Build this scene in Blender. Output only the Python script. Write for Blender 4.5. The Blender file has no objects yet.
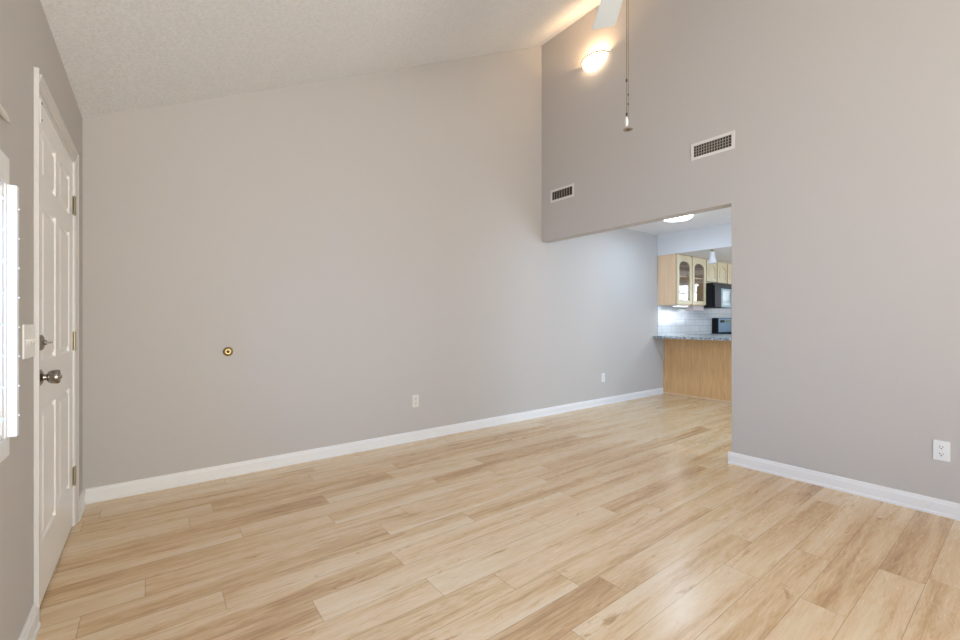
import bpy, bmesh, math, random
from mathutils import Vector, Matrix
random.seed(7)
sc = bpy.context.scene
COL = sc.collection
PI = math.pi

# ------------------------------------------------------------------ camera
FPX = 427.0
H = 1.13
TH = math.atan2(325, 427)
cd = bpy.data.cameras.new('camera')
cam = bpy.data.objects.new('camera', cd)
COL.objects.link(cam)
cam.location = (0, 0, H)
cam.rotation_euler = (PI/2, 0, -TH)
cd.sensor_width = 36
cd.lens = 36*FPX/960
cd.shift_y = 1.0/960
cd.clip_start = .02
sc.camera = cam

# ------------------------------------------------------------------ world, light, exposure
vs = sc.view_settings
vs.view_transform = 'Standard'; vs.look = 'None'; vs.gamma = 1; vs.use_curve_mapping = False
vs.exposure = 0.04
w = bpy.data.worlds.new('world'); sc.world = w; w.use_nodes = True
bg = w.node_tree.nodes['Background']
bg.inputs[0].default_value = (.42, .66, 1.0, 1); bg.inputs[1].default_value = .9

XL, YB, XR, YN = -.356, 3.58, 3.64, 1.489
YREAR = -2.6
def zc(x): return 2.38 + .502*(x-XL)

def area(name, loc, rot, sx, sy, power, color, spread=None):
    l = bpy.data.lights.new(name, 'AREA'); l.shape = 'RECTANGLE'; l.size = sx; l.size_y = sy
    l.energy = power; l.color = color
    if spread: l.spread = spread
    o = bpy.data.objects.new(name, l); COL.objects.link(o); o.location = loc; o.rotation_euler = rot
    return o
DAY = (.24, .50, 1.0)
UPLIGHT = (1.0, .945, .855)
TILT = math.radians(25)      # skylight comes in from above, added uplight comes in from below to lift the ceiling
# daylight: shuttered and kitchen windows, plus unseen front, rear and dining ones added
area('daylight_side_window', (XL-.22, 1.37, 1.20), (0, -PI/2+TILT, 0), .80, .95, 74, DAY)
area('added_front_daylight', (XL-.30, -1.1, 1.35), (0, -PI/2+TILT, 0), 1.5, 1.6, 6, DAY)
area('added_front_uplight', (XL-.30, -1.1, 1.05), (0, -PI/2-TILT, 0), 1.2, 1.6, 4, UPLIGHT)  # added lamp aimed upward to brighten the ceiling
area('added_rear_daylight', (.95, YREAR-.2, 1.25), (PI/2, 0, math.radians(26)), 2.0, 2.0, 46, (.72, .87, 1.0))
area('added_rear_uplight', (.95, YREAR-.35, .9), (PI/2+TILT*2.2, 0, math.radians(26)), 2.0, 1.8, 240, UPLIGHT)  # added lamp, aimed steeply up to lift the ceiling
area('daylight_kitchen_window', (9.72, 1.9, 1.5), (0, PI/2, 0), .9, 1.0, 20, (.9, .95, 1.0))
area('added_dining_daylight', (5.1, -1.7, 1.2), (PI/2, 0, 0), 1.6, 1.9, 118, (.58, .75, 1.0))

# ------------------------------------------------------------------ materials
def mat(name, color, rough=.5, metal=0, spec=.5, emit=None, estr=0, coat=0):
    m = bpy.data.materials.new(name); m.use_nodes = True
    b = m.node_tree.nodes['Principled BSDF']
    b.inputs['Base Color'].default_value = (*color, 1)
    b.inputs['Roughness'].default_value = rough
    b.inputs['Metallic'].default_value = metal
    b.inputs['Specular IOR Level'].default_value = spec
    b.inputs['Coat Weight'].default_value = coat
    if emit:
        b.inputs['Emission Color'].default_value = (*emit, 1)
        b.inputs['Emission Strength'].default_value = estr
    return m
def nodes(m): return m.node_tree.nodes, m.node_tree.links, m.node_tree.nodes['Principled BSDF']
def bumpy(m, scale, strength, dist=.01, detail=3, rough=.5):
    n, l, b = nodes(m)
    tc = n.new('ShaderNodeTexCoord'); t = n.new('ShaderNodeTexNoise')
    t.inputs['Scale'].default_value = scale; t.inputs['Detail'].default_value = detail; t.inputs['Roughness'].default_value = rough
    l.new(tc.outputs['Object'], t.inputs['Vector'])
    bp = n.new('ShaderNodeBump'); bp.inputs['Strength'].default_value = strength; bp.inputs['Distance'].default_value = dist
    l.new(t.outputs['Fac'], bp.inputs['Height']); l.new(bp.outputs['Normal'], b.inputs['Normal'])
    return t
def ramp(n, stops):
    r = n.new('ShaderNodeValToRGB'); e = r.color_ramp.elements
    e[0].position = stops[0][0]; e[0].color = (*stops[0][1], 1)
    e[1].position = stops[-1][0]; e[1].color = (*stops[-1][1], 1)
    for p, c in stops[1:-1]:
        k = e.new(p); k.color = (*c, 1)
    return r

M = {}
M['wall'] = mat('wall_paint', (.53, .497, .462), .75, spec=.25); bumpy(M['wall'], 180, .08, .002)
M['wall_cool'] = mat('dining_wall_paint', (.53, .510, .495), .75, spec=.25); bumpy(M['wall_cool'], 180, .08, .002)
M['ceil'] = mat('popcorn_ceiling', (.82, .80, .775), .95, spec=.1)
def popcorn():
    m = M['ceil']; n, l, b = nodes(m)
    tc = n.new('ShaderNodeTexCoord'); v = n.new('ShaderNodeTexNoise'); v.inputs['Scale'].default_value = 55; v.inputs['Detail'].default_value = 5; v.inputs['Roughness'].default_value = .7
    l.new(tc.outputs['Object'], v.inputs['Vector'])
    bp = n.new('ShaderNodeBump'); bp.inputs['Strength'].default_value = 1.0; bp.inputs['Distance'].default_value = .016
    rc = ramp(n, [(.36, (.86, .85, .83)), (.60, (.95, .945, .935))]); l.new(v.outputs['Fac'], rc.inputs[0]); l.new(rc.outputs[0], b.inputs['Base Color'])  # speckle tones paint in the shade between the ceiling bumps
    l.new(v.outputs['Fac'], bp.inputs['Height']); l.new(bp.outputs['Normal'], b.inputs['Normal'])
popcorn()
M['ceil_smooth'] = mat('flat_ceiling_paint', (.84, .84, .84), .9, spec=.1); bumpy(M['ceil_smooth'], 90, .3, .006)
M['white'] = mat('white_trim_paint', (.80, .79, .77), .35)
M['doorwhite'] = mat('door_paint', (.88, .86, .825), .32)
M['plastic'] = mat('white_plastic', (.80, .80, .78), .3)
M['plate'] = mat('ivory_plate', (.72, .69, .62), .35)
M['slot'] = mat('dark_slot', (.03, .03, .03), .6)
M['nickel'] = mat('satin_nickel', (.33, .30, .26), .25, 1)
M['brass'] = mat('aged_brass', (.42, .31, .14), .42, 1)
M['bronze'] = mat('old_hinge_metal', (.34, .29, .20), .38, 1)
M['vent'] = mat('vent_metal', (.74, .70, .655), .5)
M['fin'] = mat('vent_fins', (.38, .34, .29), .6)
M['ventdark'] = mat('duct_dark', (.045, .035, .025), .8)
M['shutter'] = mat('shutter_white', (.85, .86, .87), .4)
M['blade'] = mat('fan_blade_white', (.78, .82, .80), .35)
M['chain'] = mat('chain_metal', (.30, .25, .17), .45, .7)
M['black'] = mat('black_gloss', (.012, .012, .014), .5, spec=.2)
M['darkgrey'] = mat('dark_grey', (.05, .05, .055), .4)
M['steel'] = mat('stainless_steel', (.26, .36, .39), .5, .3)
M['steel_blue'] = mat('range_steel_sky_tint', (.26, .40, .54), .35, .5)  # blue of the reflected sky is put into the base colour
M['maple'] = mat('maple_panel', (.78, .58, .40), .45)
M['cream'] = mat('pale_cabinet_door', (.84, .72, .47), .42)
M['groove'] = mat('cabinet_groove', (.30, .20, .10), .6)
M['cabinside'] = mat('cabinet_interior', (.46, .32, .21), .6)
M['dish'] = mat('white_china', (.82, .84, .78), .25)
M['lampwhite'] = mat('lit_diffuser', (.9, .9, .9), .4, emit=(.90, .96, 1.0), estr=8)
M['sconce'] = mat('lit_frosted_bowl', (.9, .85, .75), .4, emit=(1.0, .74, .48), estr=8)
M['bulb'] = mat('lit_bulb', (1, .9, .8), .4, emit=(1.0, .80, .58), estr=4)
M['puck'] = mat('lit_puck', (1, 1, 1), .4, emit=(.9, .95, 1.0), estr=4)
M['rim'] = mat('sconce_rim', (.16, .13, .10), .6, 0)
M['screen'] = mat('clock_display', (.02, .03, .02), .2, emit=(.45, .6, .4), estr=.25)

def glass():
    m = bpy.data.materials.new('window_glass'); m.use_nodes = True
    n = m.node_tree.nodes; l = m.node_tree.links; n.clear()
    o = n.new('ShaderNodeOutputMaterial'); mx = n.new('ShaderNodeMixShader'); t = n.new('ShaderNodeBsdfTransparent'); g = n.new('ShaderNodeBsdfGlossy')
    g.inputs['Roughness'].default_value = .02; f0 = n.new('ShaderNodeLayerWeight'); f1 = n.new('ShaderNodeMath'); f1.operation = 'POWER'; f1.inputs[1].default_value = 4; l.new(f0.outputs['Facing'], f1.inputs[0]); f = n.new('ShaderNodeMath'); f.operation = 'MULTIPLY_ADD'; f.inputs[1].default_value = .8; f.inputs[2].default_value = .05; l.new(f1.outputs[0], f.inputs[0])
    l.new(f.outputs[0], mx.inputs[0]); l.new(t.outputs[0], mx.inputs[1]); l.new(g.outputs[0], mx.inputs[2]); l.new(mx.outputs[0], o.inputs[0])
    return m
M['glass'] = glass()

def floor_mat():
    m = mat('light_oak_planks', (.6, .4, .25), .3, spec=.5)
    n, l, b = nodes(m)
    uv = n.new('ShaderNodeUVMap'); uv.uv_map = 'grain'
    at = n.new('ShaderNodeAttribute'); at.attribute_name = 'tone'
    sep = n.new('ShaderNodeSeparateColor'); l.new(at.outputs['Color'], sep.inputs[0])
    def noise(sx, sy, scale, detail, rough, dist=0):
        mp = n.new('ShaderNodeMapping'); mp.inputs['Scale'].default_value = (sx, sy, 1)
        l.new(uv.outputs[0], mp.inputs[0])
        t = n.new('ShaderNodeTexNoise'); t.inputs['Scale'].default_value = scale; t.inputs['Detail'].default_value = detail
        t.inputs['Roughness'].default_value = rough; t.inputs['Distortion'].default_value = dist
        l.new(mp.outputs[0], t.inputs['Vector']); return t
    def math_(op, a, bb, clamp=False):
        k = n.new('ShaderNodeMath'); k.operation = op; k.use_clamp = clamp
        for i, v in enumerate((a, bb)):
            if v is None: continue
            if isinstance(v, (int, float)): k.inputs[i].default_value = v
            else: l.new(v, k.inputs[i])
        return k.outputs[0]
    big = noise(.7, 8.5, 1.0, 4, .6, .6)
    mid = noise(2.6, 34, 1.0, 6, .7, 1.6)
    fine = noise(9, 190, 1.0, 3, .6, .2)
    # contour-like cathedral grain
    cath = math_('FRACT', math_('MULTIPLY', noise(1.1, 7.5, 1.0, 3, .5, .5).outputs['Fac'], 16), None)
    cath = math_('ABSOLUTE', math_('SUBTRACT', cath, .5), None)
    v = math_('MULTIPLY', math_('SUBTRACT', big.outputs['Fac'], .5), 1.9)
    v = math_('ADD', v, math_('MULTIPLY', math_('SUBTRACT', mid.outputs['Fac'], .5), 1.0))
    v = math_('ADD', v, math_('MULTIPLY', math_('SUBTRACT', fine.outputs['Fac'], .5), .55))
    v = math_('ADD', v, math_('MULTIPLY', math_('SUBTRACT', cath, .25), .26))
    v = math_('ADD', v, sep.outputs[0], True)
    r = ramp(n, [(0, (.80, .63, .42)), (.32, (.75, .54, .32)), (.62, (.62, .40, .21)), (1, (.41, .235, .11))])
    l.new(v, r.inputs[0])
    # small dark flecks and knots
    kn = noise(3.2, 17, 1.0, 4, .65, 1.5)
    kr = ramp(n, [(.62, (1, 1, 1)), (.69, (.74, .62, .50)), (.75, (.45, .33, .24))]); l.new(kn.outputs['Fac'], kr.inputs[0])
    mul = n.new('ShaderNodeMixRGB'); mul.blend_type = 'MULTIPLY'; mul.inputs[0].default_value = .8
    l.new(r.outputs[0], mul.inputs[1]); l.new(kr.outputs[0], mul.inputs[2])
    # seams between planks, from the plank's own coordinates
    pu = n.new('ShaderNodeUVMap'); pu.uv_map = 'plank'
    sx = n.new('ShaderNodeSeparateXYZ'); l.new(pu.outputs[0], sx.inputs[0])
    def edge(o, wd, size):   # o in metres from 0..size
        a = math_('MINIMUM', o, math_('SUBTRACT', size, o))
        return math_('LESS_THAN', a, wd)
    e = math_('MAXIMUM', edge(sx.outputs[0], .0011, 1.215), edge(sx.outputs[1], .0011, .1482))
    sm = n.new('ShaderNodeMixRGB'); sm.blend_type = 'MULTIPLY'
    l.new(math_('MULTIPLY', e, .62), sm.inputs[0]); l.new(mul.outputs[0], sm.inputs[1]); sm.inputs[2].default_value = (.35, .25, .18, 1)
    l.new(sm.outputs[0], b.inputs['Base Color'])
    rr = math_('ADD', math_('MULTIPLY', fine.outputs['Fac'], .12), .20); l.new(rr, b.inputs['Roughness'])
    bp = n.new('ShaderNodeBump'); bp.inputs['Strength'].default_value = .12; bp.inputs['Distance'].default_value = .001
    l.new(fine.outputs['Fac'], bp.inputs['Height']); l.new(bp.outputs['Normal'], b.inputs['Normal'])
    return m
M['floor'] = floor_mat()

def oak(name, base, dark, sx, sy, sz):
    m = mat(name, base, .45); n, l, b = nodes(m)
    tc = n.new('ShaderNodeTexCoord'); mp = n.new('ShaderNodeMapping'); mp.inputs['Scale'].default_value = (sx, sy, sz)
    t = n.new('ShaderNodeTexNoise'); t.inputs['Scale'].default_value = 1; t.inputs['Detail'].default_value = 5; t.inputs['Distortion'].default_value = 1.0
    l.new(tc.outputs['Object'], mp.inputs[0]); l.new(mp.outputs[0], t.inputs['Vector'])
    r = ramp(n, [(.3, base), (.7, dark)]); l.new(t.outputs['Fac'], r.inputs[0]); l.new(r.outputs[0], b.inputs['Base Color'])
    return m
M['oak'] = oak('oak_veneer', (.88, .55, .26), (.70, .40, .165), 45, 45, 3.2)
M['maple'] = oak('maple_veneer', (.92, .66, .42), (.86, .59, .36), 14, 14, 1.2)

def granite():
    m = mat('grey_granite', (.3, .33, .36), .35); n, l, b = nodes(m)
    tc = n.new('ShaderNodeTexCoord'); t = n.new('ShaderNodeTexNoise'); t.inputs['Scale'].default_value = 30; t.inputs['Detail'].default_value = 6; t.inputs['Roughness'].default_value = .75
    l.new(tc.outputs['Object'], t.inputs['Vector'])
    r = ramp(n, [(.38, (.08, .09, .10)), (.5, (.34, .38, .40)), (.60, (.70, .74, .76))]); l.new(t.outputs['Fac'], r.inputs[0]); l.new(r.outputs[0], b.inputs['Base Color'])
    return m
M['granite'] = granite()
def tiles():
    m = mat('white_square_tile', (.74, .75, .75), .15); n, l, b = nodes(m)
    tc = n.new('ShaderNodeTexCoord'); mp = n.new('ShaderNodeMapping'); mp.inputs['Rotation'].default_value = (PI/2, 0, 0)
    t = n.new('ShaderNodeTexBrick'); t.inputs['Scale'].default_value = 1; t.offset = .5
    t.inputs['Brick Width'].default_value = .305; t.inputs['Row Height'].default_value = .105; t.inputs['Mortar Size'].default_value = .0035
    t.inputs['Color1'].default_value = (.73, .75, .76, 1); t.inputs['Color2'].default_value = (.66, .69, .71, 1); t.inputs['Mortar'].default_value = (.45, .46, .46, 1)
    l.new(tc.outputs['Object'], mp.inputs[0]); l.new(mp.outputs[0], t.inputs['Vector']); l.new(t.outputs['Color'], b.inputs['Base Color'])
    return m
M['tile'] = tiles()

# ------------------------------------------------------------------ mesh helpers
def box(bm, x0, x1, y0, y1, z0, z1):
    vs_ = [bm.verts.new((x, y, z)) for x in (x0, x1) for y in (y0, y1) for z in (z0, z1)]
    fs = [(0,1,3,2), (4,6,7,5), (0,4,5,1), (2,3,7,6), (0,2,6,4), (1,5,7,3)]
    return [bm.faces.new([vs_[i] for i in f]) for f in fs]
def prism(bm, poly, axis, a, b):
    """poly: 2-D points in the other two axes (in x,y,z order), extruded from a to b along axis"""
    def P(p, t):
        return {'x': (t, p[0], p[1]), 'y': (p[0], t, p[1]), 'z': (p[0], p[1], t)}[axis]
    A = [bm.verts.new(P(p, a)) for p in poly]; B = [bm.verts.new(P(p, b)) for p in poly]
    n = len(poly)
    bm.faces.new(A); bm.faces.new(B[::-1])
    for i in range(n): bm.faces.new((A[i], B[i], B[(i+1) % n], A[(i+1) % n]))
def lathe(bm, prof, origin, axis, seg=32, a0=0, a1=2*PI):
    """prof: (r, h) along axis from origin"""
    ax = Vector(axis).normalized(); u = ax.orthogonal().normalized(); v = ax.cross(u)
    full = abs(a1-a0-2*PI) < 1e-6; rings = []
    cnt = seg if full else seg+1
    for r, h in prof:
        if r < 1e-6: rings.append([bm.verts.new(Vector(origin)+ax*h)]*cnt); continue
        rings.append([bm.verts.new(Vector(origin)+ax*h+u*(r*math.cos(a0+(a1-a0)*i/seg))+v*(r*math.sin(a0+(a1-a0)*i/seg))) for i in range(cnt)])
    for A, B in zip(rings, rings[1:]):
        for i in range(seg):
            j = (i+1) % cnt
            f = []
            for q in (A[i], A[j], B[j], B[i]):
                if q not in f: f.append(q)
            if len(f) > 2:
                try: bm.faces.new(f)
                except ValueError: pass
def tube(bm, p, q, r, seg=12):
    p = Vector(p); q = Vector(q); lathe(bm, [(0, 0), (r, 0), (r, (q-p).length), (0, (q-p).length)], p, q-p, seg)
def obj(name, bm, m, parent=None, bevel=0, smooth=False, origin=None, seg=2):
    bmesh.ops.recalc_face_normals(bm, faces=bm.faces)
    me = bpy.data.meshes.new(name)
    if origin is not None:
        bmesh.ops.translate(bm, vec=-Vector(origin), verts=bm.verts)
    bm.to_mesh(me); bm.free()
    mats = m if isinstance(m, (list, tuple)) else [m]
    for k in mats: me.materials.append(k)
    o = bpy.data.objects.new(name, me); COL.objects.link(o)
    if origin is not None: o.location = origin
    if parent:
        o.parent = parent
        q = parent; off_ = Vector((0, 0, 0))
        while q: off_ += Vector(q.location); q = q.parent
        o.location = Vector(o.location)-off_
    if smooth:
        for p in me.polygons: p.use_smooth = True
        try:
            me.set_sharp_from_angle(angle=math.radians(40))
        except Exception: pass
    if bevel:
        b = o.modifiers.new('bevel', 'BEVEL'); b.width = bevel; b.segments = seg; b.limit_method = 'ANGLE'; b.angle_limit = math.radians(35)
    return o
def B(): return bmesh.new()
def boxes(*bs):
    bm = B()
    for b in bs: box(bm, *b)
    return bm
def tag(o, label, cat, group=None):
    o['label'] = label; o['category'] = cat
    if group: o['group'] = group
    return o
def thing(name, label, cat, loc=(0, 0, 0), group=None):
    o = bpy.data.objects.new(name, None); COL.objects.link(o); o.location = loc; o.empty_display_size = .05
    return tag(o, label, cat, group)
def struct(name, bm, m, label=None, parent=None, **k):
    o = obj(name, bm, m, parent, **k)
    if not parent: o['kind'] = 'structure'
    if label: o['label'] = label
    return o
def dup(root, loc, label, group=None):
    r = root.copy(); COL.objects.link(r); r.location = loc; r['label'] = label
    if group: r['group'] = group
    for ch in list(root.children):
        c = ch.copy(); COL.objects.link(c); c.parent = r
        for g in ch.children:
            d = g.copy(); COL.objects.link(d); d.parent = c
    return r

# ------------------------------------------------------------------ floor: one mesh, a face per plank
X0F, X1F, Y0F, Y1F = XL-.12, 9.62, YREAR-.12, YB+.12
PW, PL = .1482, 1.215
OFF = {0: (2.63, 0), 1: (2.097, 0), 3: (2.105, 0), 4: (2.426, 0), 5: (1.563, 0), 7: (1.205, 0), 8: (.945, 0), 9: (.505, 0), 10: (.917, 0),
       11: (.224, 0), 12: (.99, 0), 13: (-.033, 0), 14: (.80, 0), 16: (.86, 0), 17: (.154, 0)}
TONE = {(10, 0): .18, (10, -1): .50, (9, 0): .14, (9, -1): .48, (8, 0): .20, (8, -1): .42, (8, 1): .45, (5, -1): .60, (5, 0): .26, (3, -1): .28, (3, 0): .42,
        (1, -1): .30, (1, 0): .45, (0, -1): .20, (0, 0): .55, (4, 0): .50, (4, -1): .34, (7, -1): .44, (7, 0): .42, (12, 0): .22, (12, -1): .50, (12, 1): .48,
        (16, 0): .30, (16, -1): .52, (16, 1): .50, (14, 0): .26, (14, -1): .46, (13, -1): .20, (13, 0): .45, (11, -1): .25, (11, 0): .36, (17, 0): .46, (17, 1): .26}
def build_floor():
    bm = B(); g = bm.loops.layers.uv.new('grain'); pl = bm.loops.layers.uv.new('plank')
    tn = bm.loops.layers.float_color.new('tone')
    k0 = math.floor((Y0F-.3)/PW); k1 = math.ceil((Y1F-.3)/PW)
    rnd = random.Random(11)
    for k in range(k0, k1+1):
        y0 = .3+k*PW; y1 = y0+PW
        off = OFF[k][0] if k in OFF else rnd.uniform(0, PL)
        n0 = math.floor((X0F-off)/PL)
        x = off+n0*PL; i = n0
        while x < X1F:
            cx0, cx1, cy0, cy1 = max(x, X0F), min(x+PL, X1F), max(y0, Y0F), min(y1, Y1F)
            gx, gy = rnd.uniform(0, 90), rnd.uniform(0, 90)
            t = TONE.get((k, i), rnd.choice((.20, .28, .34, .40, .46)) + rnd.uniform(-.04, .04))
            if cx1 > cx0 and cy1 > cy0:
                f = bm.faces.new([bm.verts.new(p) for p in ((cx0, cy0, 0), (cx1, cy0, 0), (cx1, cy1, 0), (cx0, cy1, 0))])
                for L in f.loops:
                    c = L.vert.co
                    L[g].uv = (c.x-x+gx, c.y-y0+gy); L[pl].uv = (c.x-x, c.y-y0); L[tn] = (t, t, t, 1)
            x += PL; i += 1
    # slab under the boards
    for f in box(bm, X0F, X1F, Y0F, Y1F, -.12, -.004): pass
    me = bpy.data.meshes.new('floor'); bm.to_mesh(me); bm.free(); me.materials.append(M['floor'])
    o = bpy.data.objects.new('floor', me); COL.objects.link(o); o['kind'] = 'structure'
    o['label'] = 'light oak plank floor with boards running towards the kitchen'
build_floor()

# ------------------------------------------------------------------ walls
T = .12
ZR = zc(XR)
# window openings: side window (beside the door), unseen front window (nearer than the camera) and rear window, both added for light
W1 = (.93, 1.850, .785, 1.535)
W2 = (-1.95, -.25, .55, 1.95)
D1 = (2.300, 3.236, 0, 2.012)
XO = XL-T
bm = boxes((XO, XL, YREAR-T, W2[0], 0, 2.60), (XO, XL, W2[0], W2[1], 0, W2[2]), (XO, XL, W2[0], W2[1], W2[3], 2.60), (XO, XL, W2[1], W1[0], 0, 2.60),
           (XO, XL, W1[0], W1[1], 0, W1[2]), (XO, XL, W1[0], W1[1], W1[3], 2.60), (XO, XL, W1[1], D1[0], 0, 2.60), (XO, XL, D1[0], D1[1], D1[3], 2.60), (XO, XL, D1[1], YB+T, 0, 2.60))
for v in bm.verts:
    if v.co.z > 2.5: v.co.z = zc(v.co.x)
struct('wall_left', bm, M['wall'], 'beige side wall with the white door and shuttered window')
# long wall: sloped over the living room, then on to the kitchen
bm = B(); prism(bm, [(XL, 0), (9.5, 0), (9.5, 2.6), (XR+T, 2.6), (XR+T, ZR+.02), (XR, ZR), (XL, 2.38)], 'y', YB, YB+T)
struct('wall_back', bm, M['wall'], 'long beige wall under the sloped ceiling, running on into the dining area')
bm = B(); prism(bm, [(YREAR, 0), (YN, 0), (YN, 2.065), (YB, 2.065), (YB, ZR), (YREAR, ZR)], 'x', XR, XR+T)
struct('wall_right', bm, M['wall'], 'tall beige wall with the wide opening to the dining area', bevel=.004)
# rear wall with a wide window added for light, and the dining side walls
WR = (-.05, 1.95, .25, 2.15)
bm = boxes((XL, WR[0], YREAR-T, YREAR, 0, 2.2), (WR[1], XR, YREAR-T, YREAR, 0, 2.2), (WR[0], WR[1], YREAR-T, YREAR, 0, WR[2]))
prism(bm, [(XL, 2.2), (WR[0], 2.2), (WR[0], WR[3]), (WR[1], WR[3]), (WR[1], 2.2), (XR, 2.2), (XR, ZR), (XL, 2.38)], 'y', YREAR-T, YREAR)
struct('wall_rear', bm, M['wall'])
YD = -1.5
WD = (4.3, 5.9, .25, 2.15)  # unseen dining window, added to carry daylight
bm = boxes((XR+T, WD[0], YD-T, YD, 0, 2.6), (WD[1], 9.5, YD-T, YD, 0, 2.6), (WD[0], WD[1], YD-T, YD, 0, WD[2]), (WD[0], WD[1], YD-T, YD, WD[3], 2.6))
struct('wall_dining', bm, M['wall_cool'])
WK = (1.45, 2.35, 1.05, 2.0)
bm = boxes((9.5, 9.5+T, YD-T, WK[0], 0, 2.6), (9.5, 9.5+T, WK[1], YB+T, 0, 2.6), (9.5, 9.5+T, WK[0], WK[1], 0, WK[2]), (9.5, 9.5+T, WK[0], WK[1], WK[3], 2.6))
struct('wall_kitchen', bm, M['wall_cool'])
# ceilings
bm = B(); prism(bm, [(XL-T, zc(XL-T)), (XR+T, zc(XR+T)), (XR+T, zc(XR+T)+.12), (XL-T, zc(XL-T)+.12)], 'y', YREAR-T, YB+T)
struct('ceiling', bm, M['ceil'], 'sloped textured ceiling rising towards the tall wall')
struct('ceiling_dining', boxes((XR+T, 6.16, YD, YB, 2.45, 2.57)), M['ceil_smooth'], 'flat white ceiling over the dining area')
bm = B(); prism(bm, [(6.16, 2.135), (9.5, 2.135), (9.5, 2.57), (6.16, 2.57)], 'y', YD, YB)
struct('ceiling_kitchen', bm, M['ceil_smooth'], 'lowered ceiling and soffit over the kitchen')

# ------------------------------------------------------------------ baseboards
def base_prof(d):          # (out, z)
    return [(0, 0), (d*.019, 0), (d*.019, .012), (d*.014, .02), (d*.014, .068), (d*.010, .076), (d*.009, .084), (d*.004, .092), (0, .092)]
bm = B(); prism(bm, [(YB+o, z) for o, z in base_prof(-1)], 'x', XL+.014, 6.31)
struct('baseboard_back', bm, M['white'])
bm = B(); prism(bm, [(XR+o, z) for o, z in base_prof(-1)], 'y', YREAR, YN+.019)
prism(bm, [(YN-o, z) for o, z in base_prof(-1)], 'x', XR, XR+T+.014)
struct('baseboard_right', bm, M['white'])
bm = B(); prism(bm, [(XL+o, z) for o, z in base_prof(1)], 'y', YREAR, 2.2445)
prism(bm, [(XL+o, z) for o, z in base_prof(1)], 'y', 3.2915, YB)
struct('baseboard_left', bm, M['white'])
bm = B(); prism(bm, [(YREAR+o, z) for o, z in base_prof(1)], 'x', XL, XR)
struct('baseboard_rear', bm, M['white'])

# ------------------------------------------------------------------ entry door
def casing_pts(): return [(0, 0), (.005, 0), (.007, .006), (.007, .020), (.010, .026), (.011, .042), (.015, .047), (.015, .055), (0, .055)]
bm = B()
ya, yb_, zt = D1[0]-.0, D1[1]+.0, D1[3]
cp = casing_pts()
prism(bm, [(XL+o, ya-q) for o, q in cp], 'z', 0, zt+.055)
prism(bm, [(XL+o, yb_+q) for o, q in cp], 'z', 0, zt+.055)
prism(bm, [(XL+o, zt+q) for o, q in cp], 'y', ya-.003, yb_+.003)
struct('trim_1', bm, mat('casing_paint', (.64, .61, .575), .4), 'white casing around the front door', bevel=.0015)
dr = obj('door_1', B(), M['doorwhite'], origin=(XL-.004, 3.224, 0)); dr['kind'] = 'structure'; dr['label'] = 'white six-panel front door with satin knob and deadbolt'
DX = XL-.004
def door_slab():
    bm = B(); y0, y1, z0, z1 = 2.312, 3.224, .010, 2.001
    wst, wm = .115, .10
    pw = (y1-y0-2*wst-wm)/2
    ys = [y0, y0+wst, y0+wst+pw, y0+wst+pw+wm, y1-wst, y1]
    zs = [z0, z0+.235, z0+.235+.53, .97, .97+.63, 1.695, 1.695+.20, z1]
    V = {(i, j): bm.verts.new((DX, y, z)) for i, y in enumerate(ys) for j, z in enumerate(zs)}
    W = {(i, j): bm.verts.new((DX-.044, y, z)) for i, y in enumerate(ys) for j, z in enumerate(zs)}
    pan = []
    nI, nJ = len(ys)-1, len(zs)-1
    for i in range(nI):
        for j in range(nJ):
            f = bm.faces.new((V[i, j], V[i+1, j], V[i+1, j+1], V[i, j+1]))
            bm.faces.new((W[i, j], W[i, j+1], W[i+1, j+1], W[i+1, j]))
            if i in (1, 3) and j in (1, 3, 5): pan.append(f)
    for i in range(nI):
        bm.faces.new((V[i, 0], W[i, 0], W[i+1, 0], V[i+1, 0])); bm.faces.new((V[i, nJ], V[i+1, nJ], W[i+1, nJ], W[i, nJ]))
    for j in range(nJ):
        bm.faces.new((V[0, j], V[0, j+1], W[0, j+1], W[0, j])); bm.faces.new((V[nI, j], W[nI, j], W[nI, j+1], V[nI, j+1]))
    bmesh.ops.recalc_face_normals(bm, faces=bm.faces)
    for f in pan:
        for th, dp in ((.009, -.010), (.010, 0), (.026, .009)):
            bmesh.ops.inset_individual(bm, faces=[f], thickness=th, depth=dp)
    return bm
door_bm = door_slab()
bmesh.ops.translate(door_bm, vec=-Vector(dr.location), verts=door_bm.verts)
door_bm.to_mesh(dr.data); door_bm.free()
# jambs, stop and sill
jb = obj('door_jamb', boxes((XO, XL+.001, D1[0], D1[0]+.009, 0, zt), (XO, XL+.001, D1[1]-.010, D1[1], 0, zt), (XO, XL+.001, D1[0]+.009, D1[1]-.010, zt-.008, zt)), M['white'], dr)
sl = obj('door_sill', boxes((XO, XL-.008, D1[0]+.010, D1[1]-.011, .0005, .008)), M['darkgrey'], dr)
bm = B(); kz = .908; ky = 2.380
lathe(bm, [(0, 0), (.031, 0), (.032, .003), (.024, .008), (.013, .011), (.012, .020), (.017, .022), (.0225, .026), (.0265, .034), (.028, .052), (.026, .056), (.024, .057), (.008, .058), (.006, .063), (0, .064)], (DX, ky, kz), (1, 0, 0), 32)
obj('door_knob', bm, M['nickel'], dr, smooth=True)['label'] = 'satin metal door knob'
bm = B(); lathe(bm, [(0, 0), (.030, 0), (.031, .006), (.024, .011), (.012, .013), (.009, .020), (0, .020)], (DX, ky, 1.045), (1, 0, 0), 28)
box(bm, DX+.016, DX+.036, ky-.010, ky+.010, 1.041, 1.049)
obj('deadbolt', bm, M['nickel'], dr, smooth=True)['label'] = 'satin metal thumb-turn deadbolt'
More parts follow.
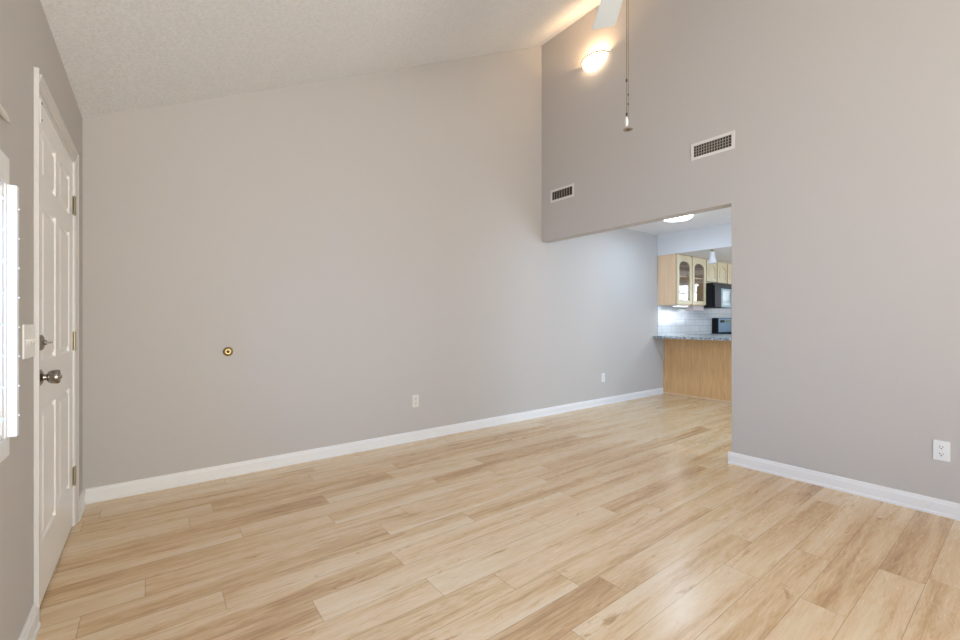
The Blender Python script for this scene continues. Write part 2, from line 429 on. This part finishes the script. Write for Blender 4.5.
for hz in (1.765, 1.02, .276):
    bm = B(); tube(bm, (XL+.003, 3.230, hz-.05), (XL+.003, 3.230, hz+.05), .0065, 12)
    for q in (-.052, .052): tube(bm, (XL+.003, 3.230, hz+q-.003), (XL+.003, 3.230, hz+q+.003), .0045, 10)
    box(bm, DX, DX+.002, 3.202, 3.230, hz-.05, hz+.05)
    obj('hinge', bm, M['bronze'], dr, smooth=True)
# contact sensor at the top latch corner of the door
t = thing('door_sensor', 'small white contact sensor at the top latch corner of the door', 'sensor', (DX+.001, 2.34, 1.93))
obj('sensor_body', boxes((DX+.0003, DX+.012, 2.325, 2.350, 1.890, 1.985)), M['plastic'], t, bevel=.002)
for q in (1.905, 1.970):
    bm = B(); lathe(bm, [(0, 0), (.004, 0), (.004, .0015), (0, .0015)], (DX+.012, 2.337, q), (1, 0, 0), 10)
    obj('screw', bm, M['darkgrey'], t)

# ------------------------------------------------------------------ side window with shutter
def win_glass(name, n, xyz, m='glass'): pass
def window_yz(idx, x, y0, y1, z0, z1, depth, inward, label=None, muntins=2):
    """window in a wall whose inner face is at x; inward=+1 when the room lies at +x"""
    s = inward; xa = x-s*.075; xb = x-s*.045
    lo, hi = min(xa, xb), max(xa, xb)
    fr = boxes((lo, hi, y0, y0+.045, z0, z1), (lo, hi, y1-.045, y1, z0, z1), (lo, hi, y0+.045, y1-.045, z0, z0+.045), (lo, hi, y0+.045, y1-.045, z1-.045, z1), (lo, hi, y0+.045, y1-.045, (z0+z1)/2-.018, (z0+z1)/2+.018))
    o = struct('window_%d' % idx, boxes((min(x, x-s*T), max(x, x-s*T), y0, y0+.008, z0, z1), (min(x, x-s*T), max(x, x-s*T), y1-.008, y1, z0, z1), (min(x, x-s*T), max(x, x-s*T), y0+.008, y1-.008, z0, z0+.008), (min(x, x-s*T), max(x, x-s*T), y0+.008, y1-.008, z1-.008, z1)), M['white'], label)
    for k in range(1, muntins+1):
        yy = y0+(y1-y0)*k/(muntins+1); box(fr, lo+.006, hi-.006, yy-.008, yy+.008, z0+.045, z1-.045)
    for q in (.25, .75):
        zz = z0+(z1-z0)*q; box(fr, lo+.006, hi-.006, y0+.045, y1-.045, zz-.008, zz+.008)
    obj('window_frame', fr, M['white'], o, bevel=.002)
    xm = (xa+xb)/2
    obj('glass_pane', boxes((xm-.002, xm+.002, y0+.04, y1-.04, z0+.04, z1-.04)), M['glass'], o)
    return o
w1 = window_yz(1, XL, W1[0], W1[1], W1[2], W1[3], T, 1, 'bright window behind white shutter louvers at the left edge', 2)
bm = B()
ow = .060
cw = .041; ch_ = .085
for (a, b_, c, d) in ((W1[1], W1[1]+cw, W1[2]-ow, W1[3]+ch_), (W1[0]-cw, W1[0], W1[2]-ow, W1[3]+ch_), (W1[0], W1[1], W1[2]-ow, W1[2]), (W1[0], W1[1], W1[3], W1[3]+ch_)):
    box(bm, XL, XL+.006, a, b_, c, d)
o = obj('window_casing', bm, M['white'], w1, bevel=.002)
window_yz(2, XL, W2[0], W2[1], W2[2], W2[3], T, 1, None, 3)  # unseen window, added as a further light source
window_yz(5, 9.5, WK[0], WK[1], WK[2], WK[3], T, -1, None, 2)
def window_xz(idx, y, x0, x1, z0, z1):
    o = struct('window_%d' % idx, boxes((x0, x0+.008, y-T, y, z0, z1), (x1-.008, x1, y-T, y, z0, z1), (x0+.008, x1-.008, y-T, y, z0, z0+.008), (x0+.008, x1-.008, y-T, y, z1-.008, z1)), M['white'])
    lo, hi = y-.075, y-.045; xm = (x0+x1)/2
    obj('window_frame', boxes((x0, x0+.05, lo, hi, z0, z1), (x1-.05, x1, lo, hi, z0, z1), (x0+.05, x1-.05, lo, hi, z0, z0+.05), (x0+.05, x1-.05, lo, hi, z1-.05, z1), (xm-.03, xm+.03, lo, hi, z0+.05, z1-.05)), M['white'], o, bevel=.002)
    obj('glass_pane', boxes((x0+.045, x1-.045, y-.062, y-.058, z0+.045, z1-.045)), M['glass'], o)
window_xz(3, YREAR, *WR)  # added rear window, out of view, placed to light the long wall
window_xz(4, YD, *WD)  # added dining window, out of view

sh = thing('window_shutter', 'white louvered interior shutter at the left edge beside the switch plate', 'shutter', (XL+.013, 1.37, .79))
SX = XL-.006
for ya_, yb2 in ((W1[1]+.004, W1[1]+.028), (W1[0]-.028, W1[0]-.004)):
    obj('shutter_post', boxes((XL+.0062, XL+.028, ya_, yb2, W1[2], W1[3])), M['shutter'], sh, bevel=.0015)
for ya_, yb2 in ((W1[1]-.050, W1[1]-.010), (W1[0]+.010, W1[0]+.050)):
    obj('stile', boxes((SX-.024, SX, ya_, yb2, W1[2]+.010, W1[3]-.010)), M['shutter'], sh, bevel=.0015)
for za, zb in ((W1[3]-.026, W1[3]-.010), (W1[2]+.010, W1[2]+.026)):
    obj('rail', boxes((SX-.022, SX-.002, W1[0]+.0505, W1[1]-.0505, za, zb)), M['shutter'], sh, bevel=.0015)
for i in range(8):
    z = 1.478-.0885*i
    bm = B(); n = 10; pts = []
    for k in range(n):
        a = 2*PI*k/n; px_, pz = .034*math.cos(a), .0045*math.sin(a); ca, sa = math.cos(math.radians(-8)), math.sin(math.radians(-8))
        pts.append((XL-.013+px_*ca-pz*sa, z+px_*sa+pz*ca))
    prism(bm, pts, 'y', W1[0]+.052, W1[1]-.085)
    obj('louver', bm, M['shutter'], sh, smooth=True)
    bm = B(); tube(bm, (XL-.013, W1[1]-.0845, z), (XL-.013, W1[1]-.051, z), .003, 8)
    obj('louver_pin', bm, M['shutter'], sh)
    bm = B(); lathe(bm, [(0, 0), (.003, 0), (.003, .003), (0, .004)], (XL+.0282, W1[1]+.016, z-.012), (1, 0, 0), 10)
    obj('peg', bm, M['shutter'], sh)
# rod above the shutter
bm = B(); ry = 1.925; rz = 1.725; rx = XL+.012
ry = 1.885
lathe(bm, [(0, 0), (.004, -.03), (.0085, -.08), (.0085, -1.12), (.004, -1.17), (0, -1.20)], (XL+.009, ry, rz), (0, 1, 0), 20)
tag(obj('curtain_rod', bm, M['plate'], smooth=True, origin=(XL+.009, 1.3, rz)), 'pale rod with a pointed end above the shutter, at the left edge', 'curtain rod')

# ------------------------------------------------------------------ switches, outlets, door stop
t = thing('light_switch', 'three-gang white switch plate between the shutter and the door', 'light switch', (XL, 2.155, 1.057))
obj('switch_plate', boxes((XL, XL+.006, 2.072, 2.236, 1.0, 1.118)), M['doorwhite'], t, bevel=.003)
for k in range(3):
    yy = 2.154+(k-1)*.046
    bm = B(); box(bm, XL+.0061, XL+.0075, yy-.006, yy+.006, 1.047, 1.071); prism(bm, [(XL+.0075, 1.052), (XL+.012, 1.063), (XL+.012, 1.067), (XL+.0075, 1.066)], 'y', yy-.004, yy+.004)
    obj('toggle', bm, M['plate'], t)

def outlet(loc, normal, label, m):
    """built facing -y at the origin, then turned"""
    t = thing('wall_outlet', label, 'outlet', loc)
    obj('cover_plate', boxes((-.035, .035, -.006, 0, -.0585, .0585)), m, None, bevel=.003).parent = t
    for s in (-1, 1):
        bm = B(); pts = [(.017*math.cos(a), s*.0205+min(.0125, max(-.0125, .017*math.sin(a)))) for a in [2*PI*i/28 for i in range(28)]]
        prism(bm, pts, 'y', -.0085, -.006)
        r = obj('receptacle', bm, M['plastic'] if m is M['plastic'] else m); r.parent = t
        sl_ = obj('slot', boxes((-.0080, -.0050, -.0092, -.0084, s*.0205-.001, s*.0205+.008), (.0048, .0076, -.0092, -.0084, s*.0205+.0, s*.0205+.007), (-.0030, .0030, -.0092, -.0084, s*.0205-.0095, s*.0205-.0050)), M['slot']); sl_.parent = r
    t.rotation_euler = (0, 0, normal)
    return t
outlet((1.957, YB, .374), 0, 'white duplex outlet low on the long beige wall, nearest the brass door stop', M['plate'])
outlet((4.81, YB, .367), 0, 'small white outlet low on the dining wall near the peninsula', M['plastic'])
outlet((XR, .350, .376), -PI/2, 'white duplex outlet on the right-hand wall above its baseboard', M['plastic'])
outlet((7.02, YB-.008, 1.13), 0, 'white outlet on the kitchen backsplash beside the range', M['plastic'])

t = thing('door_stop', 'round brass door stop on the long beige wall at knob height', 'door stop', (.422, YB, .908))
bm = B(); lathe(bm, [(0, 0), (.033, 0), (.033, .004), (.026, .010), (.020, .013), (.018, .010), (0, .010)], (.422, YB, .908), (0, -1, 0), 32)
obj('brass_cup', bm, M['brass'], t, smooth=True)
bm = B(); lathe(bm, [(0, .009), (.011, .010), (.010, .018), (.005, .021), (0, .021)], (.422, YB, .908), (0, -1, 0), 20)
obj('rubber_bumper', bm, M['darkgrey'], t, smooth=True)['label'] = 'dark rubber centre'

# ------------------------------------------------------------------ air vents on the tall wall
def vent(yc, z, nv, nh, label):
    t = thing('air_vent', label, 'air vent', (XR, yc, z), None)
    wy, wz = .148, .046
    oy, oz = wy+.026, wz+.026
    bm = boxes((XR-.007, XR, yc-oy, yc-wy, z-oz, z+oz), (XR-.007, XR, yc+wy, yc+oy, z-oz, z+oz), (XR-.007, XR, yc-wy, yc+wy, z-oz, z-wz), (XR-.007, XR, yc-wy, yc+wy, z+wz, z+oz))
    obj('vent_frame', bm, M['vent'], t, bevel=.003)
    obj('duct_back', boxes((XR-.0012, XR-.0002, yc-wy, yc+wy, z-wz, z+wz)), M['ventdark'], t)
    for i in range(1, nv+1):
        y = yc-wy+2*wy*i/(nv+1)
        obj('vertical_fin', boxes((XR-.0085, XR-.0045, y-.0024, y+.0024, z-wz, z+wz)), M['fin'], t)
    for j in range(1, nh+1):
        zz = z-wz+2*wz*j/(nh+1)
        obj('horizontal_fin', boxes((XR-.004, XR-.0015, yc-wy, yc+wy, zz-.0022, zz+.0022)), M['fin'], t)
vent(3.258, 2.563, 7, 0, 'smaller-looking white wall vent near the corner, with upright fins')
vent(1.635, 2.563, 13, 3, 'white wall vent with a fine grid, above the opening\'s right end')

# ------------------------------------------------------------------ wall sconce
SY, SZ = 2.80, 3.845
t = thing('wall_sconce', 'lit half-bowl wall sconce high on the tall wall', 'wall lamp', (XR, SY, SZ))
def half_bowl(rw, rd, hh, x_wall, thick=0, n=24, mseg=10):
    bm = B(); rings = []
    for j in range(mseg+1):
        ph = (PI/2)*j/mseg; r = math.cos(ph)**1.1 if j < mseg else 0; z = -hh*math.sin(ph)
        rings.append([bm.verts.new((x_wall-rd*r*math.sin(PI*i/n), SY+rw*r*math.cos(PI*i/n), SZ+z)) for i in range(n+1)])
    for A, C in zip(rings, rings[1:]):
        for i in range(n): bm.faces.new((A[i], A[i+1], C[i+1], C[i]))
    bmesh.ops.remove_doubles(bm, verts=bm.verts, dist=1e-4)
    return bm
o = obj('glass_bowl', half_bowl(.152, .110, .115, XR-.001), M['sconce'], t, smooth=True)
sm = o.modifiers.new('thickness', 'SOLIDIFY'); sm.thickness = .004
bm = B(); rg = []
for i in range(33):
    a = PI*i/32; ring = []
    for k in range(8):
        b = 2*PI*k/8; q = .0065*math.cos(b)
        ring.append(bm.verts.new((XR-.003-(.115+q)*math.sin(a), SY+(.157+q)*math.cos(a), SZ-.001+.0065*math.sin(b))))
    rg.append(ring)
for A_, C_ in zip(rg, rg[1:]):
    for k in range(8): bm.faces.new((A_[k], A_[(k+1) % 8], C_[(k+1) % 8], C_[k]))
bm.faces.new(rg[0]); bm.faces.new(rg[-1][::-1])
obj('bowl_rim', bm, M['rim'], t, smooth=True)
obj('back_plate', boxes((XR-.012, XR, SY-.05, SY+.05, SZ-.09, SZ-.01)), M['rim'], t, bevel=.004)
bm = B(); lathe(bm, [(0, -.02), (.014, -.014), (.018, 0), (.014, .014), (0, .02)], (XR-.055, SY, SZ-.085), (0, 0, 1), 16)
obj('bulb', bm, M['bulb'], t, smooth=True)
pl = bpy.data.lights.new('sconce_light', 'POINT'); pl.energy = 8; pl.color = (1.0, .68, .40); pl.shadow_soft_size = .02
po = bpy.data.objects.new('sconce_light', pl); COL.objects.link(po); po.location = (XR-.08, SY, SZ-.03)

# unseen twin nearer the rear, added to brighten the ceiling
t2 = dup(t, (XR, .35, SZ), 'unseen half-bowl sconce added for its light, nearer the rear of the room')
pl2 = pl.copy(); pl2.energy = 9; pl2.color = (1.0, .74, .5); po2 = bpy.data.objects.new('sconce_light', pl2); COL.objects.link(po2); po2.location = (XR-.065, .35, SZ-.05)  # lamp of the added, unseen sconce

# ------------------------------------------------------------------ ceiling fan
FX, FY, FZ = 1.64, 1.09, 2.75
t = thing('ceiling_fan', 'white ceiling fan at the top edge, one blade tip showing', 'ceiling fan', (FX, FY, FZ))
zt_ = zc(FX)
bm = B(); tube(bm, (FX, FY, FZ+.12), (FX, FY, zt_-.02), .0125, 16)
obj('downrod', bm, M['blade'], t, smooth=True)
bm = B(); lathe(bm, [(0, 0), (.065, 0), (.062, -.03), (.035, -.075), (0, -.08)], (FX, FY, zt_-.03), (0, 0, 1), 28); tube(bm, (FX, FY, zt_-.035), (FX, FY, zt_+.03), .06, 24)
obj('canopy', bm, M['blade'], t, smooth=True)
bm = B(); lathe(bm, [(0, .13), (.03, .13), (.06, .115), (.11, .08), (.12, .04), (.12, 0), (.10, -.03), (.06, -.05), (.055, -.10), (.045, -.115), (0, -.12)], (FX, FY, FZ), (0, 0, 1), 36)
obj('motor_housing', bm, M['blade'], t, smooth=True)
a_b = math.atan2(.367, .34)+.024
for k in range(5):
    a = a_b+2*PI*k/5
    R = Matrix.Translation((FX, FY, FZ)) @ Matrix.Rotation(a, 4, 'Z') @ Matrix.Rotation(math.radians(-8), 4, 'X')
    bm = B()
    outl = [(.15, -.050), (.20, -.054), (.47, -.064), (.492, -.061), (.497, -.055), (.497, .055), (.492, .061), (.47, .064), (.20, .054), (.15, .050)]
    prism(bm, outl, 'z', -.003, .003); bmesh.ops.transform(bm, matrix=R, verts=bm.verts)
    bl = obj('blade', bm, M['blade'], t, bevel=.001)
    bm = B(); prism(bm, [(.10, -.018), (.17, -.03), (.22, -.03), (.22, .03), (.17, .03), (.10, .018)], 'z', -.008, -.0032); bmesh.ops.transform(bm, matrix=R, verts=bm.verts)
    br = obj('blade_bracket', bm, M['nickel'], None); br.parent = bl; br.location = (0, 0, 0)
    br.location = Vector((0, 0, 0))
def chain(x, y, z0, z1, name='pull_chain'):
    bm = B(); tube(bm, (x, y, z0), (x, y, z1), .0018, 6)
    z = z0
    while z > z1:
        lathe(bm, [(0, -.0022), (.0022, 0), (0, .0022)], (x, y, z), (0, 0, 1), 6); z -= .012
    return obj(name, bm, M['chain'], t)
# small sideways offset along the picture's right
rx_, ry_ = math.cos(TH), -math.sin(TH)
c1 = chain(FX-.006*rx_, FY-.006*ry_, FZ-.10, 2.02)
c2 = chain(FX+.001*rx_, FY+.001*ry_, FZ-.10, 1.985)
for z in (2.178, 2.03):
    bm = B(); lathe(bm, [(0, -.009), (.004, -.006), (.004, .006), (0, .009)], (FX-.006*rx_, FY-.006*ry_, z), (0, 0, 1), 10); obj('connector', bm, M['darkgrey'], c1)
for z in (2.116, 2.075):
    bm = B(); lathe(bm, [(0, -.006), (.003, -.004), (.003, .004), (0, .006)], (FX+.001*rx_, FY+.001*ry_, z), (0, 0, 1), 10); obj('connector', bm, M['darkgrey'], c2)
bm = B(); lathe(bm, [(0, 0), (.004, -.003), (.0075, -.02), (.0075, -.03), (.005, -.042), (0, -.044)], (FX-.006*rx_, FY-.006*ry_, 2.021), (0, 0, 1), 14)
obj('white_pull', bm, M['plate'], c1, smooth=True)
bm = B(); lathe(bm, [(0, .008), (.005, .005), (.008, -.001), (.008, -.003), (0, -.006)], (FX, FY, 1.966), (0, 0, 1), 20)
obj('dark_ball', bm, M['darkgrey'], c2, smooth=True)
bm = B(); lathe(bm, [(.006, .0), (.020, -.001), (.020, -.0025), (.006, -.002)], (FX, FY, 1.966), (0, 0, 1), 20)
obj('disc_pull', bm, M['chain'], c2, smooth=True)

# ------------------------------------------------------------------ dining ceiling light and kitchen spot
t = thing('flush_ceiling_light', 'round lit flush ceiling light over the dining area', 'ceiling light', (5.17, 2.74, 2.45))
bm = B(); lathe(bm, [(0, 0), (.185, 0), (.188, -.012), (.18, -.02), (0, -.02)], (5.17, 2.74, 2.45), (0, 0, 1), 40)
obj('light_base', bm, M['plastic'], t, smooth=True)
bm = B(); lathe(bm, [(.176, -.0205), (.172, -.035), (.15, -.052), (.09, -.064), (0, -.068)], (5.17, 2.74, 2.45), (0, 0, 1), 40)
obj('diffuser', bm, M['lampwhite'], t, smooth=True)
pl = bpy.data.lights.new('dining_light', 'AREA'); pl.shape = 'DISK'; pl.size = .34; pl.energy = 10; pl.color = (.54, .75, 1.0)
po = bpy.data.objects.new('dining_light', pl); COL.objects.link(po); po.location = (5.17, 2.74, 2.375)

KX, KY = 6.24, 2.80
t = thing('kitchen_spotlight', 'white bell-shaped spotlight hanging from the lowered kitchen ceiling', 'spotlight', (KX, KY, 2.135))
bm = B(); lathe(bm, [(0, 0), (.03, 0), (.028, -.012), (.01, -.02), (.01, -.04), (0, -.04)], (KX, KY, 2.135), (0, 0, 1), 20)
obj('mount', bm, M['brass'], t, smooth=True)
bm = B(); lathe(bm, [(0, -.028), (.026, -.032), (.032, -.06), (.034, -.11), (.050, -.15), (.060, -.19), (.058, -.192), (.045, -.15), (.028, -.11), (0, -.10)], (KX, KY, 2.135), (0, 0, 1), 28)
obj('lamp_shade', bm, M['plastic'], t, smooth=True)

# ------------------------------------------------------------------ peninsula
t = thing('peninsula_cabinet', 'oak-veneered peninsula back under the granite top', 'cabinet', (6.63, 2.6, 0))
obj('back_panel', boxes((6.33, 6.345, 1.7, YB-.001, .02, .868)), M['oak'], t)
obj('toe_strip', boxes((6.318, 6.330, 1.7, YB-.016, .001, .022)), M['maple'], t, bevel=.003)
obj('body', boxes((6.346, 6.93, 1.7, YB-.001, .001, .868)), M['maple'], t)
bm = B(); prism(bm, [(6.02, .869), (6.97, .869), (6.97, .904), (6.02, .904)], 'y', 1.65, YB-.001)
tag(obj('granite_countertop', bm, M['granite'], bevel=.006), 'speckled grey granite countertop overhanging the oak peninsula', 'countertop')
# slim wall bracket under the overhang
bm = B(); prism(bm, [(6.05, .867), (6.328, .867), (6.328, .50), (6.315, .50)], 'y', YB-.012, YB-.001)
tag(obj('counter_bracket', bm, M['wall']), 'wall-coloured triangular bracket under the counter overhang', 'bracket')
# base run along the back wall, with its own top
t = thing('base_cabinet', 'base cabinet run behind the peninsula along the back wall', 'cabinet', (7.4, 3.3, 0))
obj('body', boxes((6.98, 7.90, 2.99, YB-.001, .001, .866)), M['cream'], t)
obj('worktop', boxes((6.975, 7.90, 2.96, YB-.001, .869, .904)), M['granite'], t, bevel=.004)
struct('trim_2', boxes((6.16, 9.49, YB-.008, YB-.0005, .905, 1.70)), M['tile'], 'white tiled backsplash behind the counter')

# ------------------------------------------------------------------ upper cabinets
CF = 3.267
def cab_body(x0, x1, z0, z1, m_side, hollow=True):
    y0, y1 = CF+.02, YB-.009
    bm = boxes((x0, x0+.018, y0, y1, z0, z1), (x1-.018, x1, y0, y1, z0, z1), (x0+.018, x1-.018, y0, y1, z0, z0+.018), (x0+.018, x1-.018, y0, y1, z1-.018, z1))
    return bm
def arch(cx, hw, z0, zs, rise, n=14):
    """outline of an arched opening: bottom z0, spring line zs, rise"""
    pts = [(cx-hw, z0), (cx+hw, z0)]
    for i in range(n+1):
        a = PI*i/n
        pts.append((cx+hw*math.cos(a), zs+rise*math.sin(a)))
    return pts
def ring_face(bm, x0, x1, z0, z1, pts, y0, y1):
    """rectangular door with an arched hole, thickness y0..y1"""
    # rebuild outer boundary sampled to match the inner one
    def proj(p, c):
        dx, dz = p[0]-c[0], p[1]-c[1]
        s = min((x1-c[0])/dx if dx > 1e-9 else 1e9, (x0-c[0])/dx if dx < -1e-9 else 1e9, (z1-c[1])/dz if dz > 1e-9 else 1e9, (z0-c[1])/dz if dz < -1e-9 else 1e9)
        return (c[0]+dx*s, c[1]+dz*s)
    c = ((x0+x1)/2, (z0+z1)/2)
    inner = list(pts); outer = [proj(p, c) for p in inner]
    # insert rectangle corners
    seqI, seqO = [], []
    corners = [(x0, z0), (x1, z0), (x1, z1), (x0, z1)]
    n = len(inner)
    ang = lambda p: math.atan2(p[1]-c[1], p[0]-c[0])
    items = [(ang(p), p, q) for p, q in zip(inner, outer)]
    for k in corners:
        a = ang(k)
        best = min(inner, key=lambda p: abs((ang(p)-a+PI) % (2*PI)-PI))
        items.append((a, best, k))
    items.sort(key=lambda s: s[0])
    A = []; vi = {}
    def V(p, y):
        key = (round(p[0], 5), round(p[1], 5), y)
        if key not in vi: vi[key] = bm.verts.new((p[0], y, p[1]))
        return vi[key]
    m_ = len(items)
    for i in range(m_):
        _, p, q = items[i]; _, p2, q2 = items[(i+1) % m_]
        for y in (y0, y1):
            f = []
            for v in (V(p, y), V(p2, y), V(q2, y), V(q, y)):
                if v not in f: f.append(v)
            if len(f) > 2:
                try: bm.faces.new(f)
                except ValueError: pass
        for (a_, b_) in ((p, p2), (q, q2)):
            if (round(a_[0], 5), round(a_[1], 5)) != (round(b_[0], 5), round(b_[1], 5)):
                try: bm.faces.new((V(a_, y0), V(b_, y0), V(b_, y1), V(a_, y1)))
                except ValueError: pass
def arch_door(parent, x0, x1, z0, z1, glassy, st=.055):
    zs = z1-st-.05-.06; bm = B()
    pts = arch((x0+x1)/2, (x1-x0)/2-st, z0+st, zs, .08)
    ring_face(bm, x0, x1, z0, z1, pts, CF, CF+.019)
    d = obj('door', bm, M['cream'], parent)
    bm = B(); prism(bm, pts, 'y', CF+.010, CF+.013)
    if glassy: obj('glass_pane', bm, M['glass'], None).parent = d
    else:
        g = obj('raised_panel', bm, M['cream'], None); g.parent = d
        bm = B(); prism(bm, arch((x0+x1)/2, (x1-x0)/2-st-.03, z0+st+.03, zs, .055), 'y', CF+.002, CF+.009)
        g2 = obj('panel_field', bm, M['cream'], None, bevel=.003); g2.parent = d
    bm = B(); kx = x1-.02 if glassy == 1 else x0+.02
    return d
# end cabinet with glass doors
t = thing('glass_door_cabinet', 'wall cabinet with two arched glass doors above the backsplash', 'cabinet', (6.6, 3.42, 1.375))
cx0, cx1, z0, z1 = 6.16, 7.07, 1.375, 2.133
bm = cab_body(cx0, cx1, z0, z1, None); obj('body', bm, M['maple'], t)
obj('interior_back', boxes((cx0+.018, cx1-.018, YB-.014, YB-.009, z0+.018, z1-.018)), M['cabinside'], t)
obj('shelf', boxes((cx0+.019, cx1-.019, CF+.04, YB-.015, 1.80, 1.815)), M['maple'], t)
obj('shelf', boxes((cx0+.019, cx1-.019, CF+.04, YB-.015, 1.965, 1.975)), M['cabinside'], t)
for fa, fb, fy in ((cx0, cx0+.02, .0195), (cx0+.4425, cx0+.4675, .006), (cx1-.02, cx1, .0195)):
    obj('face_stile', boxes((fa, fb, CF+fy, CF+.0205, z0, z1)), M['groove'], t)
arch_door(t, cx0+.012, cx0+.442, z0+.012, z1-.015, 1)
arch_door(t, cx0+.468, cx1-.012, z0+.012, z1-.015, 1)
# crockery behind the glass
for k, (px, hgt, r) in enumerate(((6.30, .20, .05), (6.42, .26, .055), (6.55, .17, .05), (6.72, .24, .06), (6.85, .28, .05), (6.97, .19, .045))):
    bm = B(); lathe(bm, [(0, 0), (r*.7, 0), (r, hgt*.2), (r, hgt*.8), (r*.75, hgt), (0, hgt*.98)], (px, 3.43, z0+.019), (0, 0, 1), 20)
    tag(obj('white_jar', bm, M['dish'], smooth=True, origin=(px, 3.43, z0+.019)),
        ['shorter white jar at the left of the glass cabinet', 'taller white jar in the middle of the left glass door', 'short white jar at the right of the left glass door',
         'wide white jar at the left of the right glass door', 'tallest white jar in the middle of the right glass door', 'slim white jar at the right of the right glass door'][k], 'jar', 'white jars in the glass cabinet')
# small cabinet above the microwave
def small_cab(x0, x1, z0, nd, label):
    t = thing('upper_cabinet', label, 'cabinet', ((x0+x1)/2, 3.42, z0))
    obj('body', boxes((x0, x1, CF+.02, YB-.009, z0, 2.133)), M['cream'], t)
    obj('shadow_gap', boxes((x0+.002, x1-.002, CF+.0185, CF+.0199, z0+.02, 2.12)), M['groove'], t)
    wdt = (x1-x0)/nd
    for i in range(nd): arch_door(t, x0+i*wdt+.022, x0+(i+1)*wdt-.022, z0+.03, 2.118, 0, .045)
small_cab(7.072, 7.832, 1.745, 2, 'short cream cabinet with arched panels above the microwave')
small_cab(7.834, 8.62, 1.745, 2, 'cream cabinet at the right, just cut off by the wall edge')
t = thing('added_kitchen_light', 'unseen square lit panel added to brighten the lowered kitchen ceiling', 'ceiling light', (7.6, 1.2, 2.135))
obj('diffuser', boxes((7.3, 7.9, .9, 1.5, 2.115, 2.134)), M['lampwhite'], t)
area('added_kitchen_lamp', (7.6, 1.2, 2.11), (0, 0, 0), .6, .6, 21, (.86, .93, 1.0))  # added lamp below the unseen kitchen panel
# under-cabinet lamp
t = thing('under_cabinet_light', 'slim lit light strip under the glass-door cabinet', 'light', (6.5, 3.35, 1.374))
obj('housing', boxes((6.24, 6.62, 3.32, 3.40, 1.354, 1.3745)), M['plastic'], t, bevel=.002)
obj('diffuser', boxes((6.27, 6.59, 3.332, 3.388, 1.350, 1.354)), M['puck'], t)
area('under_cabinet_lamp', (6.40, 3.43, 1.345), (math.radians(-10), 0, 0), .22, .04, 1.2, (.88, .94, 1.0))
bm = boxes((6.72, 7.06, 3.30, 3.42, 1.292, 1.3745))
tag(obj('under_cabinet_radio', bm, mat('greige_plastic', (.55, .48, .46), .5), bevel=.008), 'low greyish box fixed under the cabinet beside the microwave', 'radio')

# ------------------------------------------------------------------ microwave and range
t = thing('microwave', 'black and stainless microwave under the short cabinet', 'microwave', (7.45, 3.35, 1.35))
MX0, MX1, MF = 7.074, 7.83, 3.135
obj('body', boxes((MX0, MX1, MF+.03, YB-.009, 1.35, 1.742)), M['black'], t, bevel=.004)
obj('black_front', boxes((MX0, MX0+.22, MF, MF+.029, 1.352, 1.70)), M['black'], t, bevel=.004)
dd = obj('door', boxes((MX0+.222, MX1-.13, MF-.002, MF+.029, 1.352, 1.66)), M['steel'], t, bevel=.004)
obj('window', boxes((MX0+.255, MX1-.19, MF-.005, MF-.0021, 1.39, 1.63)), mat('door_window', (.16, .24, .25), .15), None, bevel=.001).parent = dd
bm = B()
for i in range(10):
    a0, a1 = PI*i/10, PI*(i+1)/10
    tube(bm, (MX1-.155, MF-.002-.035*math.sin(a0), 1.51+.13*math.cos(a0)), (MX1-.155, MF-.002-.035*math.sin(a1), 1.51+.13*math.cos(a1)), .008, 8)
obj('handle', bm, M['black'], None, smooth=True).parent = dd
obj('control_panel', boxes((MX1-.128, MX1, MF, MF+.029, 1.352, 1.66)), M['steel'], t, bevel=.003)
obj('top_vent', boxes((MX0+.222, MX1, MF, MF+.029, 1.662, 1.70)), M['black'], t, bevel=.002)
t = thing('range', 'stainless range with knobs on its back panel, behind the counter', 'range', (8.3, 3.2, 0))
RX0, RX1 = 7.93, 8.69
obj('body', boxes((RX0, RX1, 2.95, YB-.009, .001, .905)), M['steel'], t, bevel=.004)
obj('cooktop', boxes((RX0, RX1, 2.95, 3.46, .9055, .915)), M['black'], t, bevel=.003)
obj('back_guard', boxes((RX0, RX1, 3.465, YB-.009, .9055, 1.185)), M['black'], t, bevel=.012)
pn = obj('control_panel', boxes((RX0+.02, RX1-.01, 3.457, 3.4645, .93, 1.175)), M['steel_blue'], t, bevel=.003)
for kx in (8.03, 8.11, 8.50, 8.58):
    bm = B(); lathe(bm, [(0, 0), (.026, 0), (.022, .022), (0, .022)], (kx, 3.4565, 1.125), (0, -1, 0), 18)
    obj('knob', bm, M['darkgrey'], t, smooth=True)
obj('clock', boxes((8.22, 8.40, 3.453, 3.4565, 1.10, 1.15)), M['screen'], t)
